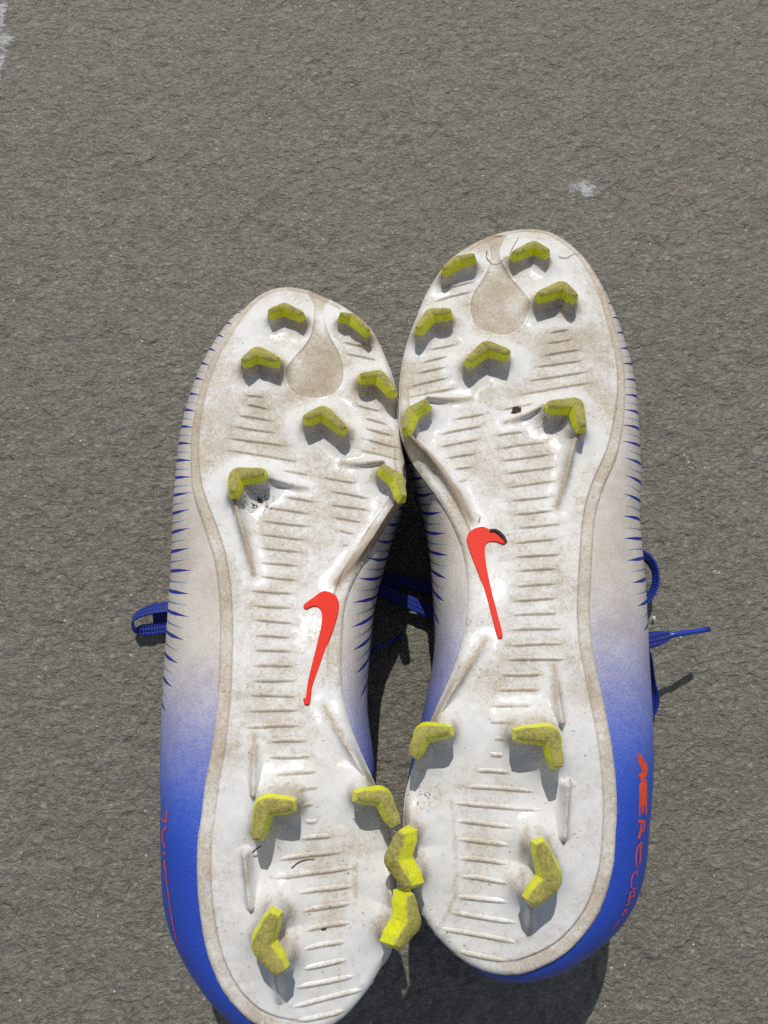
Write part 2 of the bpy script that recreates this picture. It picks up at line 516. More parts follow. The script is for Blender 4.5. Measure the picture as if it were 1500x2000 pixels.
LEFT = dict(
    tip=(563, 561),
    outline=[(563.5, 561.5), (601.6, 567.7), (632.8, 580), (667.5, 597), (698.7, 618), (723, 640.5), (740, 668), (754, 699.5), (766, 730.6),
             (776.7, 775.7), (781, 817), (785.3, 869), (790, 907.5), (793, 935), (786, 976.8), (769, 1005), (744, 1043), (722, 1080), (700, 1116), (680, 1160), (671, 1204),
             (667.5, 1260), (667, 1300), (669, 1340), (676, 1384), (690, 1432), (711, 1484), (734, 1536), (752, 1590), (764, 1650), (772, 1710), (776, 1770),
             (773, 1825), (761.6, 1867), (743, 1893), (724, 1926), (698, 1960), (668, 1991), (632, 2012), (590, 2022), (548, 2018), (515, 2008),
             (481.6, 1988), (444, 1947), (418, 1899), (399.5, 1840), (388, 1766), (384.5, 1699), (386, 1639), (392, 1602), (401, 1527), (412.5, 1467),
             (420, 1410), (426, 1340), (429, 1260), (429, 1200), (426, 1148), (418, 1092), (407, 1056), (395, 1020), (382, 982), (374.5, 949),
             (372, 904), (373, 859), (378, 817), (390, 762), (407.5, 713), (428, 672), (452.5, 633.6), (484, 595.5), (518, 571), (542.6, 563.6)],
    sil=[[(461, 611), (442, 635), (414, 675), (393.6, 713), (374.5, 762), (359, 810), (348.5, 869), (341.6, 939), (336, 1008), (330, 1100), (325, 1204),
          (319, 1312), (315, 1400), (313, 1484), (313.5, 1580), (314.7, 1661), (315.5, 1747), (325, 1811), (347, 1859), (373, 1900), (403, 1949), (437, 1986), (470, 2012), (510, 2030), (560, 2042), (600, 2040)],
         [(782, 985), (774, 1024), (766, 1060), (744, 1132), (730, 1208), (722, 1284), (718, 1364), (724, 1440), (738, 1520), (742, 1545)]],
    blue=[(380, 1230), (340, 1720)],
    studs=[  # three points of the crest line of the yellow tip, half width cm, height of tip above sole, height of the yellow cap, end taper
        ((525, 606), (554, 594), (591, 611), 0.19, 1.16, .42), ((664, 611), (690, 615), (721, 644), 0.17, 1.10, .40, 8),
        ((474, 703), (500, 683), (543, 701), 0.27, 1.28, .42), ((704, 732), (742, 727), (772, 764), 0.21, 1.22, .45, 10),
        ((594, 815), (630, 798), (674, 836), 0.25, 1.28, .46), ((454, 962), (459, 923), (516, 920), 0.29, 1.40, .44),
        ((746, 908), (780, 932), (790, 970), 0.22, 1.34, .50, 14), ((499, 1641), (513, 1574), (573, 1574), 0.29, 1.72, .48),
        ((698, 1556), (752, 1556), (778, 1612), 0.25, 1.65, .52, 14), ((535, 1787), (508, 1850), (550, 1902), 0.33, 1.78, .55),
        ((803, 1748), (812, 1805), (776, 1852), 0.30, 1.78, .75, 32)],
    ridges=[  # crest line, height at start, height at end, half width, dirt
        (((518, 936), (560, 943), (598, 952)), .62, .0, .10, .6), (((456, 960), (468, 1010), (480, 1060), (493, 1120)), .75, .0, .14, .7),
        (((745, 905), (700, 905), (668, 902)), .45, .0, .10, .5), (((788, 972), (762, 1005), (735, 1047), (698, 1085), (655, 1136)), .85, .0, .16, 1.0),
        (((498, 1550), (497, 1500), (495, 1440)), .55, .0, .12, .5), (((731, 1535), (702, 1493), (668, 1441), (632, 1380)), .5, .0, .12, .5),
        (((481, 1668), (485, 1715), (491, 1770)), .5, .4, .11, .6), (((541, 1905), (546, 1970)), .5, .0, .12, .3),
             (zz(Z5, (660, 830), (790, 1000), (815, 1300), (765, 1510)), .022, .022, .06, .10), (zz(Z5, (1110, 780), (1115, 1000), (1085, 1200), (1140, 1400)), .022, .022, .06, .10)],
    ribs=zz(Z1, (520, 668), (625, 682), (520, 720), (650, 745), (470, 780), (680, 812), (440, 840), (700, 882), (410, 905), (750, 955), (400, 975), (830, 1042),
            (1060, 370), (1230, 412), (1075, 430), (1260, 472), (1140, 725), (1280, 757), (1180, 795), (1320, 830), (1185, 855), (1350, 890), (1185, 915), (1385, 960), (1160, 975), (1395, 1030),
            (720, 1090), (880, 1117), (945, 1130), (1150, 1162), (985, 1205), (1220, 1250), (740, 1240), (910, 1267), (990, 1280), (1225, 1318), (640, 1300), (890, 1335),
            (1010, 1355), (1175, 1382), (610, 1375), (885, 1405), (1040, 1430), (1130, 1447), (590, 1450), (860, 1480))
    + zz(Z3, (710, 220), (930, 245), (715, 292), (915, 312), (715, 360), (905, 380), (670, 430), (890, 447), (680, 502), (880, 518), (685, 575), (885, 588), (695, 650), (875, 658),
         (690, 720), (880, 728), (680, 795), (890, 800), (680, 870), (895, 872), (665, 942), (905, 945), (650, 1020), (920, 1013), (640, 1097), (930, 1090), (765, 1167), (950, 1163),
         (760, 1245), (975, 1240), (795, 1325), (1000, 1315), (900, 1395), (1005, 1392), (935, 1475), (985, 1470), (1120, 208), (1150, 213))
    + zz(Z5, (850, 545), (915, 543), (825, 635), (985, 622), (700, 745), (1045, 702), (670, 840), (1110, 785), (810, 915), (1105, 880), (830, 1012), (1090, 970), (845, 1110), (1085, 1070),
         (840, 1205), (1060, 1170), (835, 1310), (1070, 1270), (790, 1415), (1110, 1355), (770, 1520), (1160, 1425), (800, 1595), (1060, 1540)),
    drop=zz(Z1, (880, 70), (875, 110), (900, 160), (905, 240), (890, 320), (850, 390), (800, 450), (765, 510), (750, 570), (765, 630), (810, 670), (880, 688), (950, 685), (1020, 660), (1060, 610),
            (1070, 540), (1060, 470), (1030, 400), (990, 330), (965, 260), (958, 200), (972, 150), (990, 110)),
    emblem=zz(Z3, (935, 505), (985, 465), (1020, 440), (1050, 437), (1085, 455), (1102, 490), (1100, 540), (1080, 610), (1050, 690), (1010, 800), (975, 900), (965, 975), (955, 990), (938, 985), (933, 960), (945, 955),
              (955, 880), (975, 790), (1000, 690), (1020, 600), (1022, 550), (1010, 520), (980, 510), (945, 525)),
    soil=[(505, 985, .9, 1.0), (548, 720, .3, .6), (560, 1640, .5, .5), (630, 1812, .25, .8), (655, 850, .4, .6), (740, 760, .5, .6), (725, 1780, .4, .4)],
    clean=[(480, 640), (600, 590), (640, 1500), (430, 1580), (440, 1860), (640, 1960), (700, 1930), (600, 1230)],
    print=[  # polylines of the lettering that curls away over the side (zoom of 280,1560 at 4.545)
        ([(212, 98), (204, 207)], 9), ([(204, 205), (165, 182)], 16), ([(206, 250), (174, 290)], 14), ([(174, 290), (176, 380), (196, 432)], 11), ([(186, 497), (196, 470)], 16),
        ([(196, 545), (192, 580), (204, 640)], 12), ([(195, 600), (215, 760), (240, 950), (268, 1120), (300, 1260)], 7)],
    print_z=(280, 1560, 4.545),
)

RIGHT = dict(
    tip=(1028, 448),
    outline=[(1028, 448), (1057, 450.6), (1085.6, 459.6), (1114, 479), (1139.6, 503), (1157.6, 528), (1175.6, 560.4), (1190, 600), (1202.6, 643), (1213.4, 686), (1220.6, 737),
             (1221.5, 783.6), (1217, 834), (1208, 881), (1196, 914), (1176, 960), (1163, 1011), (1157.7, 1062), (1154.7, 1122), (1152.5, 1190), (1154.7, 1241), (1161, 1284),
             (1172, 1335), (1182.4, 1386), (1193, 1446), (1201.6, 1510), (1205, 1574), (1203, 1632), (1198, 1690), (1184.7, 1744), (1165, 1790.6), (1134, 1833), (1096, 1868), (1049, 1893),
             (1010.7, 1904.6), (972, 1904.6), (933, 1893), (894.7, 1870), (856, 1833), (829, 1794), (811.5, 1756), (798, 1710), (790, 1660), (788, 1605), (791, 1555), (804, 1508), (822, 1455),
             (841, 1410), (862, 1361), (884, 1310), (901, 1258), (909, 1211), (913, 1156), (910, 1105), (901, 1066), (881.6, 1019), (858, 977), (830, 938), (807, 904), (791, 870),
             (781, 840), (779, 801.6), (780.5, 744), (787, 701), (797.6, 661), (812, 621.6), (830, 578), (848, 546), (873, 513.6), (902, 490), (934.4, 472), (970.4, 458), (999, 451.7)],
    sil=[[(1159, 531), (1186, 578), (1206, 621.6), (1224, 675.6), (1237, 726), (1244, 773), (1249, 834), (1252, 888), (1253.5, 960), (1255, 985), (1258, 1071), (1263.5, 1147.5),
          (1267, 1241), (1270, 1327), (1275.4, 1412), (1277, 1497), (1275.6, 1530), (1270, 1593), (1264, 1671), (1256, 1729), (1242.7, 1771), (1208, 1818), (1157.6, 1860), (1107, 1895),
          (1068.7, 1912), (1026, 1920), (987.5, 1918), (949, 1904.6), (914, 1885), (870, 1850)],
         [(795, 885), (800.5, 908.5), (811, 947), (824, 994), (837, 1071), (845, 1152), (849.6, 1224), (848.7, 1284), (841, 1327), (824, 1412), (794, 1540), (788, 1586)]],
    blue=[(1215, 1120), (1240, 1650)],
    studs=[
        ((866, 523), (893, 503), (927, 496), 0.19, 1.16, .42, -8), ((1003, 492), (1044, 473), (1072, 488), 0.20, 1.16, .42),
        ((1052, 573), (1100, 554), (1126, 577), 0.26, 1.28, .44), ((814, 640), (840, 607), (880, 605), 0.22, 1.22, .45, -10),
        ((914, 703), (951, 671), (996, 687), 0.25, 1.28, .48), ((789, 838), (799, 801), (833, 781), 0.22, 1.34, .50, -14),
        ((1071, 788), (1128, 784), (1139, 832), 0.28, 1.40, .44), ((803, 1478), (822, 1430), (878, 1427), 0.25, 1.65, .52, -14),
        ((1008, 1434), (1080, 1434), (1092, 1499), 0.29, 1.72, .48), ((783, 1626), (760, 1682), (796, 1735), 0.30, 1.78, .75, -32),
        ((1055, 1647), (1082, 1722), (1036, 1766), 0.33, 1.78, .55)],
    ridges=[
        (((1070, 795), (1030, 808), (988, 821)), .62, .0, .10, .7), (((1135, 832), (1118, 870), (1106, 930), (1092, 985)), .75, .0, .14, .7),
        (((835, 781), (880, 779), (918, 776)), .45, .0, .10, .5), (((792, 850), (828, 882), (859, 914), (891, 955), (922, 1010)), .85, .0, .16, 1.0),
        (((1094, 1410), (1089, 1360), (1084, 1301)), .55, .0, .12, .5), (((843, 1410), (871, 1365), (909, 1310), (950, 1250)), .5, .0, .12, .5),
        (((1105, 1536), (1103, 1580), (1100, 1632)), .5, .4, .11, .6), (((1034, 1772), (1038, 1832)), .5, .0, .12, .3),
             (zz(Z6, (365, 430), (385, 650), (385, 900), (305, 1065)), .022, .022, .06, .10), (zz(Z6, (750, 500), (715, 640), (705, 1000), (700, 1140)), .022, .022, .06, .10)],
    ribs=zz(Z2, (320, 417), (520, 362), (290, 470), (510, 412), (920, 640), (1030, 620), (900, 695), (1060, 672), (880, 760), (1095, 728), (840, 825), (1110, 785), (800, 900), (1150, 845), (740, 975), (1180, 905),
            (270, 735), (430, 698), (235, 800), (380, 765), (205, 860), (365, 822), (160, 930), (380, 880), (160, 990), (420, 935), (660, 1055), (850, 1025), (400, 1110), (580, 1075),
            (320, 1190), (570, 1140), (630, 1195), (790, 1172), (320, 1255), (555, 1215), (640, 1265), (900, 1230), (360, 1320), (530, 1290), (650, 1335), (940, 1295), (400, 1380), (510, 1362),
            (670, 1405), (970, 1362), (430, 1443), (475, 1437), (690, 1475), (970, 1440))
    + zz(Z4, (550, 182), (750, 160), (560, 245), (760, 225), (580, 305), (790, 287), (570, 377), (775, 352), (570, 439), (780, 425), (580, 502), (770, 490), (570, 571), (770, 560), (565, 637), (770, 627),
         (560, 704), (775, 693), (555, 771), (795, 765), (540, 841), (800, 835), (525, 908), (815, 905), (505, 978), (710, 975), (490, 1046), (690, 1046), (470, 1117), (650, 1119),
         (455, 1192), (560, 1194), (475, 1270), (525, 1271), (455, 1343), (520, 1346))
    + zz(Z6, (490, 270), (660, 278), (430, 350), (790, 374), (370, 435), (830, 468), (385, 525), (680, 552), (390, 618), (660, 642), (400, 712), (650, 734), (410, 805), (650, 830),
         (390, 905), (650, 932), (360, 990), (700, 1037), (310, 1068), (700, 1140), (400, 1185), (650, 1237)),
    drop=zz(Z2, (555, 118), (575, 140), (600, 170), (605, 240), (590, 300), (550, 370), (515, 420), (495, 490), (505, 560), (535, 610), (600, 640), (670, 655), (730, 640), (780, 600), (808, 540),
            (810, 490), (790, 430), (740, 370), (690, 310), (660, 260), (655, 200), (670, 150), (690, 105)),
    emblem=zz(Z4, (398, 308), (430, 303), (462, 318), (500, 345), (530, 375), (520, 382), (490, 372), (455, 372), (440, 390), (438, 420), (445, 480), (470, 600), (500, 720), (518, 800), (505, 812), (495, 805),
              (470, 710), (440, 600), (400, 490), (370, 410), (358, 360), (370, 325)),
    soil=[(1060, 820, .8, .9), (1095, 600, .6, .8), (850, 640, .4, .7), (965, 725, .5, .5), (1030, 490, .4, .5), (825, 1560, .6, 1.0), (870, 1500, .5, .6), (1110, 1525, .3, .8), (1040, 1800, .5, .6), (975, 1430, .2, .3), (890, 925, .4, .5)],
    clean=[(1110, 500), (900, 560), (960, 1500), (1140, 1480), (1150, 1640), (900, 1860), (960, 1150), (1000, 640)],
    print=[  # zoom of 1120,1440 at 4: the long emblem-like M, then E R C U R I A L around the heel
        ([(500, 128), (522, 130), (545, 170), (572, 215), (576, 255), (570, 300), (548, 322), (572, 342), (572, 600), (560, 600), (557, 528), (549, 528), (547, 590), (534, 592), (531, 528), (523, 528), (521, 608), (508, 608), (511, 500), (511, 370), (530, 346), (508, 305), (506, 285), (536, 268), (520, 225), (504, 185)], 0),
        ([(507, 655), (557, 662)], 26), ([(549, 664), (549, 712), (538, 738), (527, 726), (527, 672)], 12), ([(526, 712), (506, 792)], 17),
        ([(524, 815), (528, 850), (518, 870)], 10), ([(526, 825), (500, 850), (487, 900), (484, 960), (490, 1010)], 10), ([(518, 850), (520, 930), (512, 990)], 9),
        ([(484, 1045), (462, 1070), (448, 1110), (447, 1170), (470, 1188)], 8), ([(492, 1035), (494, 1080)], 8), ([(470, 1188), (482, 1170)], 8),
        ([(424, 1275), (440, 1210), (468, 1195), (466, 1240), (440, 1240)], 8), ([(440, 1240), (420, 1285)], 8), ([(404, 1312), (432, 1292)], 8),
        ([(372, 1390), (404, 1335), (412, 1340), (398, 1378)], 7), ([(350, 1425), (330, 1455), (300, 1490)], 5)],
    print_z=(1120, 1440, 4.0),
)

S_TAB = np.array([-2, 0, 1.2, 3.0, 6.5, 10, 14, 18, 20.5, 24, 27, 32])
Z_TAB = np.array([2.6, 3.3, 3.9, 4.65, 5.5, 6.15, 7.25, 8.4, 8.95, 9.3, 9.35, 9.3])
_ss = np.linspace(-3, 34, 1500)
_zz = np.interp(_ss, S_TAB, Z_TAB)
_k = np.exp(-np.linspace(-2.2, 2.2, 71) ** 2)
_zz = np.convolve(np.pad(_zz, 35, mode='edge'), _k / _k.sum(), 'valid')


class Shoe:
    def __init__(s, D, name, label, group):
        s.D = D
        tip = at_z([D['tip']], 3.1)[0]
        s.ytip = tip[1]
        s.z0 = lambda X, Y: np.interp(s.ytip - Y, _ss, _zz)
        s.out = resample(at_surface(spline(D['outline'], 10), s.z0, -0.25), 720)
        # start at the toe (highest y), go round
        s.out = np.roll(s.out, -int(np.argmax(s.out[:, 1])), axis=0)
        s.N = len(s.out)
        s.poly = s.out[:, :2]
        c = s.poly.mean(0)
        s.base = np.array([c[0], c[1], 0.0])
        s.root = bpy.data.objects.new(name, None)
        s.root.empty_display_size = 0.02
        s.root.location = tuple(s.base / 100)
        COL.objects.link(s.root)
        tag(s.root, label, 'football boot', group)
        s.inner = 1.0 if D is LEFT else -1.0
        s.on = lambda p, dz=0.0: at_surface(p, s.z0, dz)
        s.features()
        s.build_sole()
        s.build_ribs()
        s.build_studs()
        s.build_emblem()
        s.build_upper()
        s.build_print()

    def mk(s, name, V, F, mat, **kw):
        return mesh_obj(name, V, F, mat, s.root, s.base, **kw)

    def features(s):
        D = s.D
        s.studs = []
        for st in D['studs']:
            pts, hw, h, cap = np.array(st[:3], float), st[3] * 0.9, st[4], st[5] * 0.82
            top = s.on(pts, h)
            slope = np.gradient(np.interp(np.linspace(0, 30, 301), _ss, _zz), 0.1)
            sl = np.interp(s.ytip - top[:, 1], np.linspace(0, 30, 301), slope)
            nrm = np.stack([0 * sl, sl * 0.75, np.ones_like(sl)], 1)
            nrm /= np.linalg.norm(nrm, axis=1)[:, None]
            n = nrm.mean(0)
            if len(st) > 6:                     # studs on the inner edge splay outwards
                n = n + np.array([math.tan(math.radians(st[6])), 0, 0])
            n /= np.linalg.norm(n)
            low = top - n * cap
            s.studs.append((top, low, n, hw, h, cap))
        s.ridges = [(s.on(np.array(r[0], float), max(r[1] * 0.5, 0.1)), r[1], r[2], r[3], r[4]) for r in D['ridges']]
        s.drop = s.on(spline(D['drop'], 5))
        s.soil = [(s.on([(a, b)])[0], r, k) for a, b, r, k in D['soil']]
        s.clean = [s.on([c])[0] for c in D['clean']]
        rb = D['ribs']
        s.ribs = [s.on(np.array([rb[i], rb[i + 1]])) for i in range(0, len(rb), 2)]
        s.tl = fft_noise(512, 2, 40, 1.4, 21)

    def surface(s, X, Y, ribs=False):
        """height of the moulded sole plus its dirt masks at any place"""
        shp = X.shape
        X, Y = X.ravel(), Y.ravel()
        Z = s.z0(X, Y)
        arc = s.ytip - Y
        d, _ = dist_line(X, Y, np.concatenate([s.poly[::4], s.poly[:1]]))
        rimw = 0.34 + 0.14 * sstep(8, 13, arc)
        yy = np.linspace(s.poly[:, 1].min(), s.poly[:, 1].max(), 60)
        hi = int(np.argmin(s.poly[:, 1]))
        A, B = s.poly[:hi + 1], np.concatenate([s.poly[hi:], s.poly[:1]])
        mid = np.interp(Y, yy, 0.5 * (np.interp(yy, A[::-1, 1], A[::-1, 0]) + np.interp(yy, B[:, 1], B[:, 0])))
        med = sstep(-0.6, 0.6, (X - mid) * s.inner)          # towards the inner edge of the foot
        rim = 1 - med * np.maximum(sstep(1.5, 4.0, arc) * sstep(10.2, 8.8, arc), sstep(17.0, 19.0, arc))
        dirt = 0.29 + 0.09 * sstep(9, 4, arc) * 1.0
        dirt = dirt + 0.13 * sstep(2.0, 6.5, arc) * sstep(12, 8, arc)
        Z = Z + 0.05 * sstep(0.4, 1.6, d) - 0.03          # a whisker of dishing towards the rim
        Z = Z - rim * (0.075 * sstep(rimw + 0.06, rimw - 0.05, d) + 0.03 * np.exp(-((d - rimw) / 0.05) ** 2))
        r = 0.17 + 0.16 * (1 - rim)
        dd = np.minimum(d, r)
        Z = Z - (r - np.sqrt(np.clip(r * r - (r - dd) ** 2, 0, None)))
        dirt = dirt + rim * (0.27 * sstep(rimw + 0.05, rimw - 0.08, d) + 0.25 * np.exp(-((d - rimw) / 0.05) ** 2))
        # teardrop panel
        dd, _ = dist_line(X, Y, np.concatenate([s.drop, s.drop[:1]]))
        ins = inside(X, Y, s.drop)
        sd = np.where(ins, -dd, dd)
        Z = Z - 0.05 * sstep(0.05, -0.05, sd) + 0.045 * np.exp(-(dd / 0.045) ** 2)
        dirt = dirt + 0.36 * sstep(0.04, -0.06, sd) - 0.15 * np.exp(-((sd - .02) / 0.05) ** 2)
        # raised seats the studs grow out of
        Hf = np.zeros_like(Z)
        for top, low, n, hw, h, cap in s.studs:
            c = low.mean(0)
            m = (np.abs(X - c[0]) < 3.2) & (np.abs(Y - c[1]) < 3.2)
            if not m.any():
                continue
            x, y = X[m], Y[m]
            q, t = dist_line(x, y, resample(low, 41, False)[int(41 * hw / 2.6 + 1):-int(41 * hw / 2.6 + 1)])
            zt = np.interp(t, np.linspace(0, 1, 3), low[:, 2]) + 0.03
            hp = zt - s.z0(x, y)
            e = np.clip(q - hw * 0.8, 0, None)
            prof = 0.70 * np.exp(-(e / 0.16) ** 1.2) + 0.30 * np.exp(-(e / 0.60) ** 1.5)
            Hf[m] = np.maximum(Hf[m], np.maximum(hp, 0) * prof * sstep(0.0, 0.22, d[m]))
            dirt[m] += 0.22 * np.exp(-((e - 0.15) / 0.18) ** 2) - 0.30 * np.exp(-((e - 0.75) / 0.4) ** 2)
        for pts, h0, h1, w, k in s.ridges:
            mn, mx = pts[:, :2].min(0) - 1.2, pts[:, :2].max(0) + 1.2
            m = (X > mn[0]) & (X < mx[0]) & (Y > mn[1]) & (Y < mx[1])
            x, y = X[m], Y[m]
            q, t = dist_line(x, y, pts)
            hh = 1.3 * (h0 + (h1 - h0) * t)
            ends = 1.0 - 0.0 * t
            prof = 0.72 * np.exp(-(np.clip(q - 0.03, 0, None) / w) ** 1.7) + 0.28 * np.exp(-(q / (w * 3)) ** 1.6)
            Hf[m] = np.maximum(Hf[m], hh * ends * prof * sstep(0.0, 0.2, d[m]))
            dirt[m] += k * 0.85 * np.exp(-(q / (w * 0.8)) ** 2) - 0.2 * np.exp(-((q - w * 3) / (w * 1.5)) ** 2)
        Z = Z + Hf + 0.012 * sample(s.tl, 14, X, Y)
        if not ribs:
            for a in s.ribs:
                mn, mx = a[:, :2].min(0) - 0.5, a[:, :2].max(0) + 0.5
                m = (X > mn[0]) & (X < mx[0]) & (Y > mn[1]) & (Y < mx[1])
                q, t = dist_line(X[m], Y[m], a)
                dirt[m] += 0.16 * np.exp(-(q / 0.14) ** 2)
        for c in s.clean:
            dirt -= 0.2 * np.exp(-((X - c[0]) ** 2 + (Y - c[1]) ** 2) / 1.6)
        soil = np.zeros_like(X)
        for c, rr, k in s.soil:
            soil = np.maximum(soil, k * np.exp(-((X - c[0]) ** 2 + (Y - c[1]) ** 2) / (rr * rr)))
        return Z.reshape(shp), np.clip(dirt, 0, 1.2).reshape(shp), soil.reshape(shp)

    def build_sole(s):
        P = s.poly
        hi = int(np.argmin(P[:, 1]))
        ca, cb = P[:hi + 1], np.concatenate([P[hi:], P[:1]])[::-1]
        def chain(c):
            y = np.minimum.accumulate(c[:, 1]) - np.arange(len(c)) * 1e-7
            return c[:, 0], y
        (xa, ya), (xb, yb) = chain(ca), chain(cb)
        nr, nc = 760, 270
        t = np.linspace(0, 1, nr)
        k = 0.5 - 0.5 * np.cos(np.pi * (0.012 + 0.976 * t))
        k = 0.55 * k + 0.45 * (0.0012 + 0.9976 * t)
        y0, y1 = P[:, 1].max(), P[:, 1].min()
        rows = y0 + (y1 - y0) * k
        A = np.interp(-rows, -ya, xa)
        B = np.interp(-rows, -yb, xb)
        lo, hi2 = np.minimum(A, B), np.maximum(A, B)
        tc = np.linspace(0, 1, nc)
        X = lo[:, None] + (hi2 - lo)[:, None] * tc[None]
        Y = np.repeat(rows[:, None], nc, 1)
        Z, dirt, soil = s.surface(X, Y)
        V = np.stack([X, Y, Z], -1).reshape(-1, 3)
        F = grid_faces(nr, nc)[:, ::-1]
        idx = np.arange(nr * nc).reshape(nr, nc)
        ring = np.concatenate([idx[0], idx[1:, -1], idx[-1, ::-1][1:], idx[::-1, 0][1:-1]])
        R = V[ring]
        cen = np.stack([np.interp(-R[:, 1], -rows, (lo + hi2) / 2), np.clip(R[:, 1], y1 + 3, y0 - 3)], 1)
        dr = cen - R[:, :2]
        dr /= np.linalg.norm(dr, axis=1)[:, None] + 1e-9
        rings, base = [ring], len(V)
        vs = [V]
        for dz, ins in ((0.10, -0.012), (0.22, -0.01), (0.30, 0.03), (0.34, 0.4)):
            q = R.copy()
            q[:, 2] -= dz
            q[:, :2] += dr * ins
            rings.append(np.arange(len(q)) + base)
            base += len(q)
            vs.append(q)
        n = len(ring)
        fs = [F]
        for a, b in zip(rings[:-1], rings[1:]):
            a2, b2 = np.roll(a, -1), np.roll(b, -1)
            fs.append(np.stack([a, a2, b2, b], 1)[:, ::-1])
        V = np.concatenate(vs)
        dirt = np.concatenate([dirt.ravel(), np.full(4 * n, 0.62)])
        soil = np.concatenate([soil.ravel(), np.zeros(4 * n)])
        s.mk('outsole', V, np.concatenate(fs), M_SOLE, attrs=dict(dirt=dirt, soil=soil))

    def build_ribs(s):
        n, m = 30, 13
        rnd = random.Random(5)
        for a in s.ribs:
            p, q = a[0, :2], a[1, :2]
            if p[0] > q[0]:
                p, q = q, p
            ext = (q - p) * 0.03
            p, q = p - ext, q + ext
            L = np.linalg.norm(q - p)
            dx = (q - p) / L
            nx = np.array([-dx[1], dx[0]])
            if nx[1] < 0:
                nx = -nx                                   # towards the toe
            t = np.linspace(0, 1, n)
            hgt = (0.062 + 0.014 * rnd.random()) * np.minimum(1, L / 0.9) ** 0.6
            env = sstep(0, 0.26, np.minimum(t, 1 - t)) ** 0.8
            cc = np.linspace(-1, 1, m)
            # gentle flank towards the toe, abrupt one towards the heel
            prof = np.exp(-(np.abs(cc + 0.05) / 0.46) ** 2.0)
            wob = np.sin(t * 5 + rnd.random() * 6) * 0.012
            half = 0.135 * (0.8 + 0.2 * env)
            X = p[0] + dx[0] * L * t[:, None] + nx[0] * (cc[None] * half[:, None] + wob[:, None])
            Y = p[1] + dx[1] * L * t[:, None] + nx[1] * (cc[None] * half[:, None] + wob[:, None])
            Z, dirt, soil = s.surface(X, Y, True)
            Z = Z + hgt * env[:, None] * prof[None] - 0.012 * (1 - np.minimum(1, 3 * prof[None] * env[:, None]))
            dirt = dirt + 0.44 * np.exp(-((cc[None] + 0.12) / 0.5) ** 2) * (0.3 + 0.7 * env[:, None])
            F = grid_faces(n, m)
            V = np.stack([X, Y, Z], -1).reshape(-1, 3)
            s.mk('rib', V, F, M_SOLE, attrs=dict(dirt=dirt, soil=soil))

    def build_studs(s):
        rnd = random.Random(11)
        for top, low, n, hw, h, cap in s.studs:
            c0 = resample(top, 23, False)
            # round the crook a little
            c = c0.copy()
            for _ in range(1):
                c[1:-1] = (c[:-2] + 2 * c[1:-1] + c[2:]) / 4
            tan = np.gradient(c, axis=0)
            tan /= np.linalg.norm(tan, axis=1)[:, None]
            side = np.cross(n[None], tan)
            side /= np.linalg.norm(side, axis=1)[:, None]
            L = np.linalg.norm(np.diff(c, axis=0), axis=1).sum()
            t = np.linspace(0, 1, len(c))
            # chamfered ends: the width falls off in the last bit of each arm
            endw = np.minimum(1, 0.62 + 0.38 * np.minimum(t, 1 - t) * L / (hw * 0.9))
            midw = 1.0 + 0.28 * np.exp(-((t - 0.5) / 0.2) ** 2)
            rings = []
            M = 9
            levels = [(-0.10, 0.10, 0.06), (0.0, 0.085, 0.05), (cap * 0.5, 0.035, 0.02), (cap - 0.055, 0.005, 0.0), (cap - 0.018, -0.018, -0.015), (cap, -0.05, -0.045)]
            V, wear = [], []
            for li, (z, dw, de) in enumerate(levels):
                w = (hw * 0.74 + dw) * endw * midw
                cc = c - n[None] * (cap - z)
                e0, e1 = cc[0] - tan[0] * de, cc[-1] + tan[-1] * de
                cc = cc.copy()
                cc[0], cc[-1] = e0, e1
                Lp, Rp = cc + side * w[:, None], cc - side * w[:, None]
                ring = np.concatenate([Lp, Rp[::-1]])
                V.append(ring)
                wear.append(np.full(len(ring), [0.45, 0.3, 0.2, 0.55, 0.9, 1.0][li]))
            nr = len(V[0])
            nv = nr * len(levels)
            F = [tuple(f) for f in grid_faces(len(levels), nr, True)]
            # top, filled across with a slight worn crown
            k = len(c)
            last = nr * (len(levels) - 1)
            Lp, Rp = V[-1][:k], V[-1][k:][::-1]
            mid = [Lp * (1 - f) + Rp * f for f in (0.25, 0.5, 0.75)]
            for mm, f in zip(mid, (0.25, 0.5, 0.75)):
                mm += n[None] * (0.03 * math.sin(math.pi * f) + np.array([rnd.uniform(-.012, .012) for _ in range(k)])[:, None])
                V.append(mm)
                wear.append(np.full(k, 1.0))
            rowsi = [np.arange(k) + last, nv + np.arange(k), nv + k + np.arange(k), nv + 2 * k + np.arange(k), last + nr - 1 - np.arange(k)]
            for a, b in zip(rowsi[:-1], rowsi[1:]):
                for i in range(k - 1):
                    F.append((a[i], a[i + 1], b[i + 1], b[i]))
            for i0 in (0, k - 1):
                F.append(tuple(r[i0] for r in rowsi))
            V = np.concatenate(V)
            o = s.mk('stud', V, [tuple(int(i) for i in f) for f in F], M_STUD, attrs=dict(wear=np.concatenate(wear)))
            import bmesh
            bm = bmesh.new()
            bm.from_mesh(o.data)
            bmesh.ops.recalc_face_normals(bm, faces=bm.faces)
            bm.to_mesh(o.data)
            bm.free()
            o.data.set_sharp_from_angle(angle=math.radians(38))

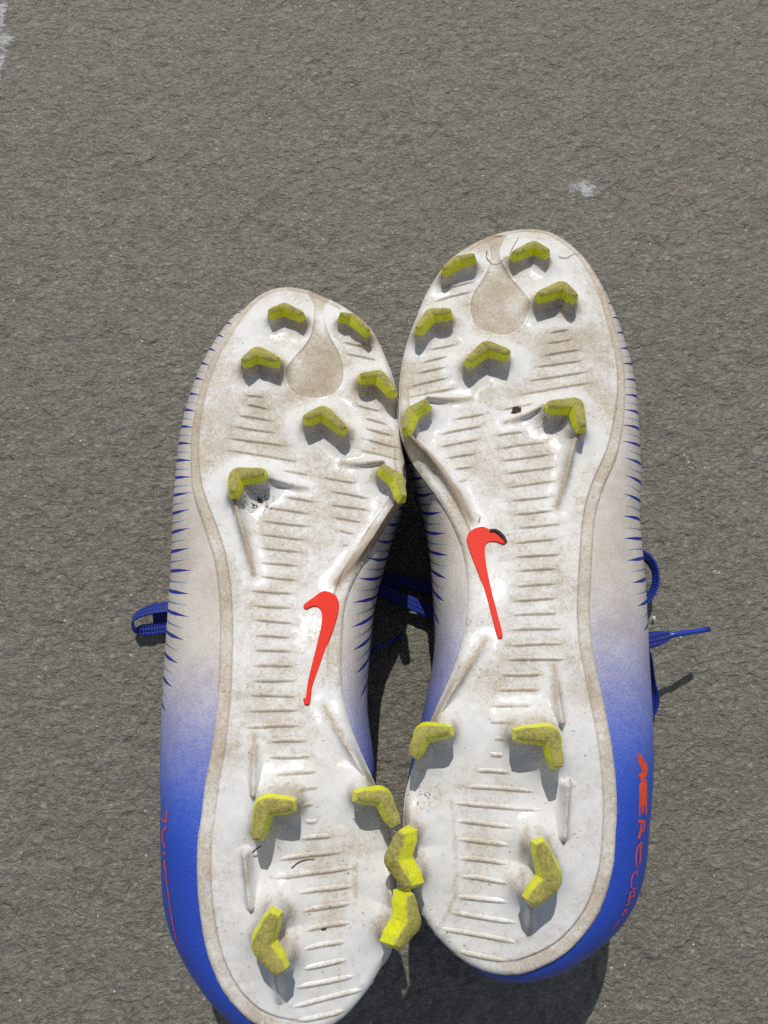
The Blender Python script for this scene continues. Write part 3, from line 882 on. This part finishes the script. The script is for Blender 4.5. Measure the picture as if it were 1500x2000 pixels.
    def build_emblem(s):
        q = resample(s.on(spline(s.D['emblem'], 6)), 260)
        X, Y = q[:, 0], q[:, 1]
        z, _, _ = s.surface(X, Y, True)
        pl = np.linalg.lstsq(np.stack([X, Y, np.ones_like(X)], 1), z, rcond=None)[0]
        z = pl[0] * X + pl[1] * Y + pl[2] + 0.01
        tg = np.roll(q[:, :2], -1, 0) - np.roll(q[:, :2], 1, 0)
        nn = np.stack([tg[:, 1], -tg[:, 0]], 1)
        nn /= np.linalg.norm(nn, axis=1)[:, None] + 1e-9
        area = 0.5 * np.sum(X * np.roll(Y, -1) - Y * np.roll(X, -1))
        if area < 0:
            nn = -nn
        V = []
        for dz, ins in ((-0.05, -0.015), (0.040, 0.0), (0.052, 0.012)):
            V.append(np.stack([X - nn[:, 0] * ins, Y - nn[:, 1] * ins, z + dz], 1))
        N = len(q)
        import bmesh
        bm = bmesh.new()
        vs = [[bm.verts.new(tuple((p - s.base) / 100)) for p in ring] for ring in V]
        for a, b in zip(vs[:-1], vs[1:]):
            for i in range(N):
                j = (i + 1) % N
                bm.faces.new((a[i], a[j], b[j], b[i]))
        f = bm.faces.new(vs[-1])
        bmesh.ops.triangulate(bm, faces=[f])
        bmesh.ops.recalc_face_normals(bm, faces=bm.faces)
        me = bpy.data.meshes.new('emblem')
        bm.to_mesh(me)
        bm.free()
        me.materials.append(M_EMBLEM)
        o = bpy.data.objects.new('emblem', me)
        COL.objects.link(o)
        o.parent = s.root

    def build_upper(s):
        E = s.out.copy()
        N = s.N
        tg = np.roll(E[:, :2], -3, 0) - np.roll(E[:, :2], 3, 0)
        nn = np.stack([tg[:, 1], -tg[:, 0]], 1)
        nn /= np.linalg.norm(nn, axis=1)[:, None]
        if np.sum(E[:, 0] * np.roll(E[:, 1], -1) - E[:, 1] * np.roll(E[:, 0], -1)) < 0:
            nn = -nn
        nn = np.stack([smooth_ring(nn[:, 0], 8), smooth_ring(nn[:, 1], 8)], 1)
        nn /= np.linalg.norm(nn, axis=1)[:, None]
        zr = s.z0(E[:, 0], E[:, 1]) - 0.42
        zfun = lambda X, Y: (s.z0(X, Y) - 0.42) - np.minimum(2.6, 0.5 * (s.z0(X, Y) - 0.42))
        zs = zfun(E[:, 0], E[:, 1])
        # how far the upper may bulge so that its outline, seen from where it was photographed, is the traced one
        inset0 = -0.22
        b = np.full(N, np.nan)
        for th in np.linspace(0.35, math.pi / 2, 7):
            zrow = lambda X, Y: (lambda zr_, zs_: zr_ + 0.12 - (zr_ + 0.12 - zs_) * (1 - math.cos(th)))(s.z0(X, Y) - 0.42, zfun(X, Y))
            for chain in s.D['sil']:
                c = at_surface(spline(chain, 8, False), zrow)[:, :2]
                for i in range(N):
                    p, d = E[i, :2], nn[i]
                    a, e = c[:-1] - p, c[1:] - p
                    ca, ce = d[0] * a[:, 1] - d[1] * a[:, 0], d[0] * e[:, 1] - d[1] * e[:, 0]
                    hit = (ca * ce) <= 0
                    if hit.any():
                        f = ca[hit] / (ca[hit] - ce[hit] + 1e-12)
                        t = (a[hit] + (e[hit] - a[hit]) * f[:, None]) @ d
                        t = t[(t > -1.2) & (t < 4.5)]
                        if len(t):
                            v = t[np.argmin(np.abs(t))]
                            v = (v - inset0) / math.sin(th) ** 0.95 + inset0
                            b[i] = v if np.isnan(b[i]) else min(b[i], v)
        # upper's hidden parts shaped for light: forefoot bulges to block sun, heel tucks in
        bad = np.isnan(b)
        arc_e = s.ytip - E[:, 1]
        b = np.where(bad, np.where((arc_e > 5.0) & (arc_e < 11.5), 0.10, np.where(arc_e > 17, -1.0, -0.25)), b)
        b = np.maximum(smooth_ring(b, 18), -1.0)
        s.b = b
        ax = np.stack([np.zeros(N), np.zeros(N)], 1)
        y0, y1 = E[:, 1].max(), E[:, 1].min()
        yy = np.linspace(y1, y0, 80)
        hi = int(np.argmin(E[:, 1]))
        A, B = E[:hi + 1], np.concatenate([E[hi:], E[:1]])
        xm = 0.5 * (np.interp(yy, A[::-1, 1], A[::-1, 0]) + np.interp(yy, B[:, 1], B[:, 0]))
        ax[:, 1] = np.clip(E[:, 1], y1 + 3.2, y0 - 3.5)
        ax[:, 0] = np.interp(ax[:, 1], yy, xm)
        arc = s.ytip - E[:, 1]
        pull = 0.80 - 0.35 * sstep(12, 18, arc)
        rows = []
        nt, nb = 26, 22
        for i in range(nt):
            th = (i / (nt - 1)) * math.pi / 2
            off = inset0 + (b - inset0) * math.sin(th) ** 0.95
            z = zr + 0.12 - (zr + 0.12 - zs) * (1 - math.cos(th)) ** 1.0
            rows.append(np.stack([E[:, 0] + nn[:, 0] * off, E[:, 1] + nn[:, 1] * off, z], 1))
        wide = rows[-1]
        for i in range(1, nb):
            ph = (i / (nb - 1)) * math.pi / 2
            f = pull * (1 - math.cos(ph))
            z = 0.06 + (zs - 0.06) * (1 - math.sin(ph))
            xy = wide[:, :2] * (1 - f)[:, None] + ax * f[:, None]
            rows.append(np.stack([xy[:, 0], xy[:, 1], z], 1))
        cap = rows[-1].copy()
        cap[:, :2] = ax
        cap[:, 2] = 0.08
        rows.append(cap)
        G = np.stack(rows)                                  # rows x N x 3
        R = len(rows)
        # surface coordinates for the printed ticks: along the edge, and depth past the line where ticks start
        st = np.linalg.norm(np.roll(rows[nt - 1], -1, 0) - rows[nt - 1], axis=1)
        u = np.concatenate([[0], np.cumsum(st)[:-1]])
        u = np.where(np.arange(N) > N / 2, u - st.sum(), u)
        dl = np.linalg.norm(np.diff(G, axis=0), axis=2)
        Vd = np.concatenate([np.zeros((1, N)), np.cumsum(dl, 0)])
        rel = G - CAM
        dep = rel @ FW
        ix, iy = rel[..., 0] / dep, (rel @ UP) / dep
        outw = ix * nn[None, :, 0] + iy * nn[None, :, 1]
        lim = np.argmax(outw[:nt + 6], axis=0)
        tip_px = np.interp(arc, [0, 2.5, 5, 9, 14, 16.5, 19.5, 20.5], [14, 24, 42, 52, 54, 46, 14, -6]) / F_PX
        vt = np.zeros(N)
        for i in range(N):
            col = outw[:lim[i] + 1, i]
            k = np.searchsorted(np.maximum.accumulate(col), col[-1] - tip_px[i])
            vt[i] = Vd[min(k, R - 1), i]
        tickv = Vd - smooth_ring(vt, 10)[None]
        tickv = np.where(arc[None] > 21.4, -1, tickv)
        q = at_surface(s.D['blue'], zfun)
        s0, s1 = s.ytip - q[0, 1], s.ytip - q[1, 1]
        blue = np.clip((s.ytip - G[:, :, 1] - s0) / (s1 - s0), 0, 1)
        V = G.reshape(-1, 3)
        F = grid_faces(R, N, True)
        # u jumps at the heel seam only
        uv = np.stack([np.repeat(np.abs(u)[None], R, 0), tickv], -1).reshape(-1, 2)
        s.upper = s.mk('upper', V, F[:, ::-1] if nn[0, 1] > 0 and s.poly[10, 0] > s.poly[0, 0] else F, M_UPPER, attrs=dict(blue=blue), uv=uv)
        s.bvh = BVHTree.FromPolygons([tuple(v) for v in V], [tuple(int(i) for i in f) for f in F])

    def build_print(s):
        V, F = [], []
        ox, oy, sc = s.D['print_z']
        camv = Vector(CAM)
        def drop(px, lift):
            d = Vector(ray([(px[0] / sc + ox, px[1] / sc + oy)])[0]).normalized()
            hit = s.bvh.ray_cast(camv, d)
            if hit[0] is None or hit[0].z < 1.5:
                near = s.bvh.find_nearest(camv + d * 31.0)
                loc, nr = near[0], near[1]
            else:
                loc, nr = hit[0], hit[1]
            if nr.dot(camv - loc) < 0:
                nr = -nr
            V.append(np.array(loc + nr * lift))
            return len(V) - 1
        for pi, (pts, w) in enumerate(s.D['print']):
            lift = 0.012 + 0.0015 * pi
            if w == 0:                                     # a filled letter shape, laid down in small cells
                g = np.asarray(pts, float)
                st = 3.0
                gx, gy = np.arange(g[:, 0].min(), g[:, 0].max(), st), np.arange(g[:, 1].min(), g[:, 1].max(), st)
                cx, cy = np.meshgrid(gx + st / 2, gy + st / 2)
                m = inside(cx, cy, g)
                memo = {}
                def vid(i, j):
                    if (i, j) not in memo:
                        memo[(i, j)] = drop((gx[0] + i * st, gy[0] + j * st), lift)
                    return memo[(i, j)]
                for j in range(m.shape[0]):
                    for i in range(m.shape[1]):
                        if m[j, i]:
                            F.append((vid(i, j), vid(i + 1, j), vid(i + 1, j + 1), vid(i, j + 1)))
                continue
            p = resample(np.asarray(pts, float), max(4, int(np.linalg.norm(np.diff(pts, axis=0), axis=1).sum() / 7)), False)
            t = np.gradient(p, axis=0)
            t /= np.linalg.norm(t, axis=1)[:, None]
            sd = np.stack([-t[:, 1], t[:, 0]], 1)
            i0 = len(V)
            for k in range(len(p)):
                for f in (-0.5, 0.0, 0.5):
                    drop(p[k] + sd[k] * w * f, lift)
            for k in range(len(p) - 1):
                for j in (0, 1):
                    a = i0 + k * 3 + j
                    F.append((a, a + 1, a + 4, a + 3))
        s.mk('lettering', np.array(V), F, M_PRINT)

    # ---- laces, hanging from the hidden side
    def ribbon(s, name, pts, mat=None, thick=0.11, parent=None):
        """pts: (px, py, z, width, tilt in degrees)"""
        a = np.asarray(pts, float)
        P = np.array([at_z([(r[0], r[1])], r[2])[0] for r in a])
        full = spline(np.concatenate([P, a[:, 3:5]], 1), 14, False)
        C, wd, tl = full[:, :3], full[:, 3], np.radians(full[:, 4])
        tan = np.gradient(C, axis=0)
        tan /= np.linalg.norm(tan, axis=1)[:, None]
        upv = np.array([0, 0, 1.0])
        sd = np.cross(upv[None], tan)
        sd /= np.linalg.norm(sd, axis=1)[:, None] + 1e-9
        nm = np.cross(tan, sd)
        W_ = sd * np.cos(tl)[:, None] + nm * np.sin(tl)[:, None]
        H_ = np.cross(tan, W_)
        prof = []
        for k in range(20):
            th = 2 * math.pi * k / 20
            cx, cy = math.cos(th), math.sin(th)
            prof.append((math.copysign(abs(cx) ** 0.55, cx) * 0.5, math.copysign(abs(cy) ** 0.6, cy)))
        L = np.concatenate([[0], np.cumsum(np.linalg.norm(np.diff(C, axis=0), axis=1))])
        V, uv = [], []
        for k in range(len(C)):
            for (x, y) in prof:
                V.append(C[k] + W_[k] * x * wd[k] + H_[k] * y * thick * 0.5)
                uv.append((x * wd[k] + 0.3, L[k]))
        F = [tuple(f) for f in grid_faces(len(C), len(prof), True)]
        n = len(prof)
        F.append(tuple(range(n - 1, -1, -1)))
        F.append(tuple(range((len(C) - 1) * n, len(C) * n)))
        V = np.array(V)
        return mesh_obj(name, V, F, mat or M_LACE, parent or s.root, s.base, uv=np.array(uv))

    def tube(s, name, pts, r, mat, parent=None):
        return mesh_obj(name, *tube_mesh(pts, r), mat, parent or s.root, s.base)


def tube_mesh(C, r, k=10):
    C = np.asarray(C, float)
    r = np.broadcast_to(np.asarray(r, float), (len(C),))
    tan = np.gradient(C, axis=0)
    tan /= np.linalg.norm(tan, axis=1)[:, None] + 1e-9
    ref = np.array([0.1, 0.2, 1.0])
    a = np.cross(tan, ref)
    a /= np.linalg.norm(a, axis=1)[:, None] + 1e-9
    b = np.cross(tan, a)
    th = 2 * np.pi * np.arange(k) / k
    V = C[:, None] + r[:, None, None] * (a[:, None] * np.cos(th)[None, :, None] + b[:, None] * np.sin(th)[None, :, None])
    F = [tuple(int(i) for i in f) for f in grid_faces(len(C), k, True)]
    F += [tuple(range(k - 1, -1, -1)), tuple(range((len(C) - 1) * k, len(C) * k))]
    return V.reshape(-1, 3), F


PAIR = 'pair of white and blue football boots lying soles up'
SL = Shoe(LEFT, 'football_boot', 'white soled boot, lower of the pair, blue lace loop sticking out at its left', PAIR)
SR = Shoe(RIGHT, 'football_boot', 'white soled boot reaching higher, red lettering and blue lace tip at its right', PAIR)

# laces of the boot on the left
SL.ribbon('lace', [(372, 1180, .9, .6, 18), (330, 1185, .85, .58, 22), (292, 1191, .8, .56, 30), (266, 1203, .75, .54, 48), (259, 1217, .65, .5, 78), (266, 1229, .45, .5, 48), (290, 1230, .33, .56, 12), (325, 1225, .3, .58, 6), (370, 1218, .3, .58, 6)])
SL.ribbon('lace', [(299, 1207, .2, .5, 5), (330, 1203, .2, .5, 5), (370, 1197, .2, .5, 5)])
SL.ribbon('lace', [(700, 1140, .9, .62, 10), (745, 1152, .8, .62, 8), (790, 1172, .7, .62, 5), (830, 1190, .6, .62, 10), (880, 1212, .6, .6, 10)])
l2 = SL.ribbon('lace', [(690, 1294, .6, .3, 30), (712, 1281, .55, .28, 30), (726, 1272, .5, .2, 30)])
SL.tube('aglet', np.array([at_z([p], z)[0] for p, z in (((722, 1274), .5), ((740, 1265), .42), ((765, 1252), .32), ((786, 1240), .22))]), .085, M_AGLET, l2)
# laces of the boot on the right
SR.ribbon('lace', [(1235, 1078, 1.3, .5, 30), (1258, 1086, 1.2, .5, 45), (1274, 1102, 1.1, .48, 60), (1281, 1125, 1.0, .46, 66), (1277, 1150, .9, .48, 62), (1262, 1172, .8, .5, 50), (1240, 1190, .7, .5, 40)])
l4 = SR.ribbon('lace', [(1225, 1256, 4.3, .66, 5), (1250, 1253, 4.1, .68, 5), (1275, 1249, 3.85, .66, 5), (1292, 1245, 3.65, .56, 5), (1303, 1242.5, 3.5, .36, 5), (1311, 1241, 3.4, .2, 5)], thick=.16)
SR.tube('aglet', np.array([at_z([p], z)[0] for p, z in (((1306, 1241.5), 3.45), ((1330, 1237), 3.1), ((1358, 1233), 2.72), ((1363, 1232), 2.65), ((1384, 1229), 2.35))]), [.115, .122, .12, .125, .122], M_AGLET, l4)
SR.ribbon('lace', [(1255, 1258, 3.0, .5, 70), (1267, 1290, 1.8, .45, 75), (1273, 1330, 1.2, .4, 60), (1276, 1362, .6, .55, 30), (1272, 1388, .3, .5, 10), (1255, 1410, .2, .5, 0)])
SR.ribbon('lace', [(900, 1165, .4, .6, 5), (860, 1152, .35, .6, 5), (810, 1140, .3, .6, 5), (750, 1130, .3, .6, 5)])


# ------------------------------------------------------------------ bits of grass, leaf and mud that lie on the soles, grit on the stone
def stem(name, shoe, px, label, r=0.016, lift=0.05):
    p = spline(np.array(px, float), 6, False)
    q = shoe.on(p)
    z, _, _ = shoe.surface(q[:, 0], q[:, 1])
    q[:, 2] = z + lift
    q = resample(q, len(q), False)
    V, F = tube_mesh(q, np.linspace(r, r * 0.6, len(q)), 6)
    b = q.mean(0)
    o = mesh_obj(name, V, F, M_STRAW, None, b)
    o.location = tuple(b / 100)
    return tag(o, label, 'grass stem')


stem('dried_grass_stem', SR, [(951, 492), (950, 505), (957, 514), (961, 517), (973, 518), (982, 513), (990, 511)], 'bent dark grass stem across the narrow neck of the teardrop panel', .018)
stem('dried_grass_stem', SR, [(994, 503), (999, 490), (1005, 478), (1013, 465)], 'thin upright grass stem at the left end of the topmost stud of the right boot', .014)
stem('dried_grass_stem', SR, [(1090, 505), (1104, 506), (1112, 501), (1121, 497), (1133, 494)], 'thin dry grass stem at the right edge of the toe of the right boot', .016)
stem('dried_grass_stem', SL, [(570, 1694), (582, 1684), (597, 1678), (615, 1677)], 'thin curved brown grass stem between the heel ribs of the left boot', .018)
stem('dried_grass_stem', SL, [(497, 1660), (506, 1652), (516, 1645)], 'short brown grass stem at the foot of the upper left heel stud', .03, .25)
stem('dried_grass_stem', SR, [(935, 1020), (938, 1008)], 'tiny dark grass stem just above the red emblem of the right boot', .016)


def clod(name, shoe, px, size, label, cat, mat, seed, flat=0.35, lift=0.02):
    import bmesh
    bm = bmesh.new()
    bmesh.ops.create_icosphere(bm, subdivisions=3, radius=1.0)
    r = np.random.default_rng(seed)
    ph = r.uniform(0, 6, (6, 3))
    for v in bm.verts:
        c = np.array(v.co)
        k = 1 + 0.22 * math.sin(3.1 * c[0] + ph[0, 0]) * math.cos(2.7 * c[1] + ph[1, 1]) + 0.16 * math.sin(6 * c[0] + 5 * c[1] + ph[2, 2]) + r.uniform(-.10, .10)
        v.co = Vector((c[0] * k * size[0], c[1] * k * size[1], c[2] * k * min(size) * flat)) / 100
    me = bpy.data.meshes.new(name)
    bm.to_mesh(me)
    bm.free()
    me.materials.append(mat)
    o = bpy.data.objects.new(name, me)
    COL.objects.link(o)
    if shoe is None:
        q = at_z([px], 0.0)[0]
    else:
        q = shoe.on([px])[0]
        q[2] = shoe.surface(q[None, 0], q[None, 1])[0][0]
    o.location = ((q / 100)[0], (q / 100)[1], (q[2] + lift) / 100)
    o.rotation_euler = (0, 0, r.uniform(0, 3))
    return tag(o, label, cat)


clod('mud_clod', SR, (1008, 803), (.16, .20), 'dark flat mud clod left of the outer forefoot stud of the right boot', 'mud', M_MUD, 2)
clod('mud_clod', SR, (1085, 815), (.10, .07), 'small dark mud clod in the shade of the outer forefoot stud of the right boot', 'mud', M_MUD, 4)
clod('mud_clod', SL, (508, 980), (.09, .11), 'small black mud clod in the shade under the left forefoot stud of the left boot', 'mud', M_MUD, 6)
clod('mud_clod', SL, (630, 1811), (.13, .06), 'small dark mud clod on a heel rib of the left boot', 'mud', M_MUD, 7)
clod('grit_crumb', None, (1277, 1207), (.09, .07), 'white grit crumb on the stone just above the blue lace tip', 'grit', M_CRUMB, 8, .8)

# curled leaf scrap over the hook of the emblem
lp = SR.on(np.array([(956, 1038), (965, 1037), (974, 1041), (982, 1049), (987, 1060)], float))
lp[:, 2] = SR.surface(lp[:, 0], lp[:, 1], True  )[0] + .07
V, F = tube_mesh(spline(lp, 6, False), np.array([.03] + [.075] * 23 + [.04]), 8)
lb = lp.mean(0)
lo = mesh_obj('leaf_scrap', V, F, M_LEAF, None, lb)
lo.location = tuple(lb / 100)
tag(lo, 'curled dark leaf scrap stuck on the hook of the red emblem of the right boot', 'leaf scrap')
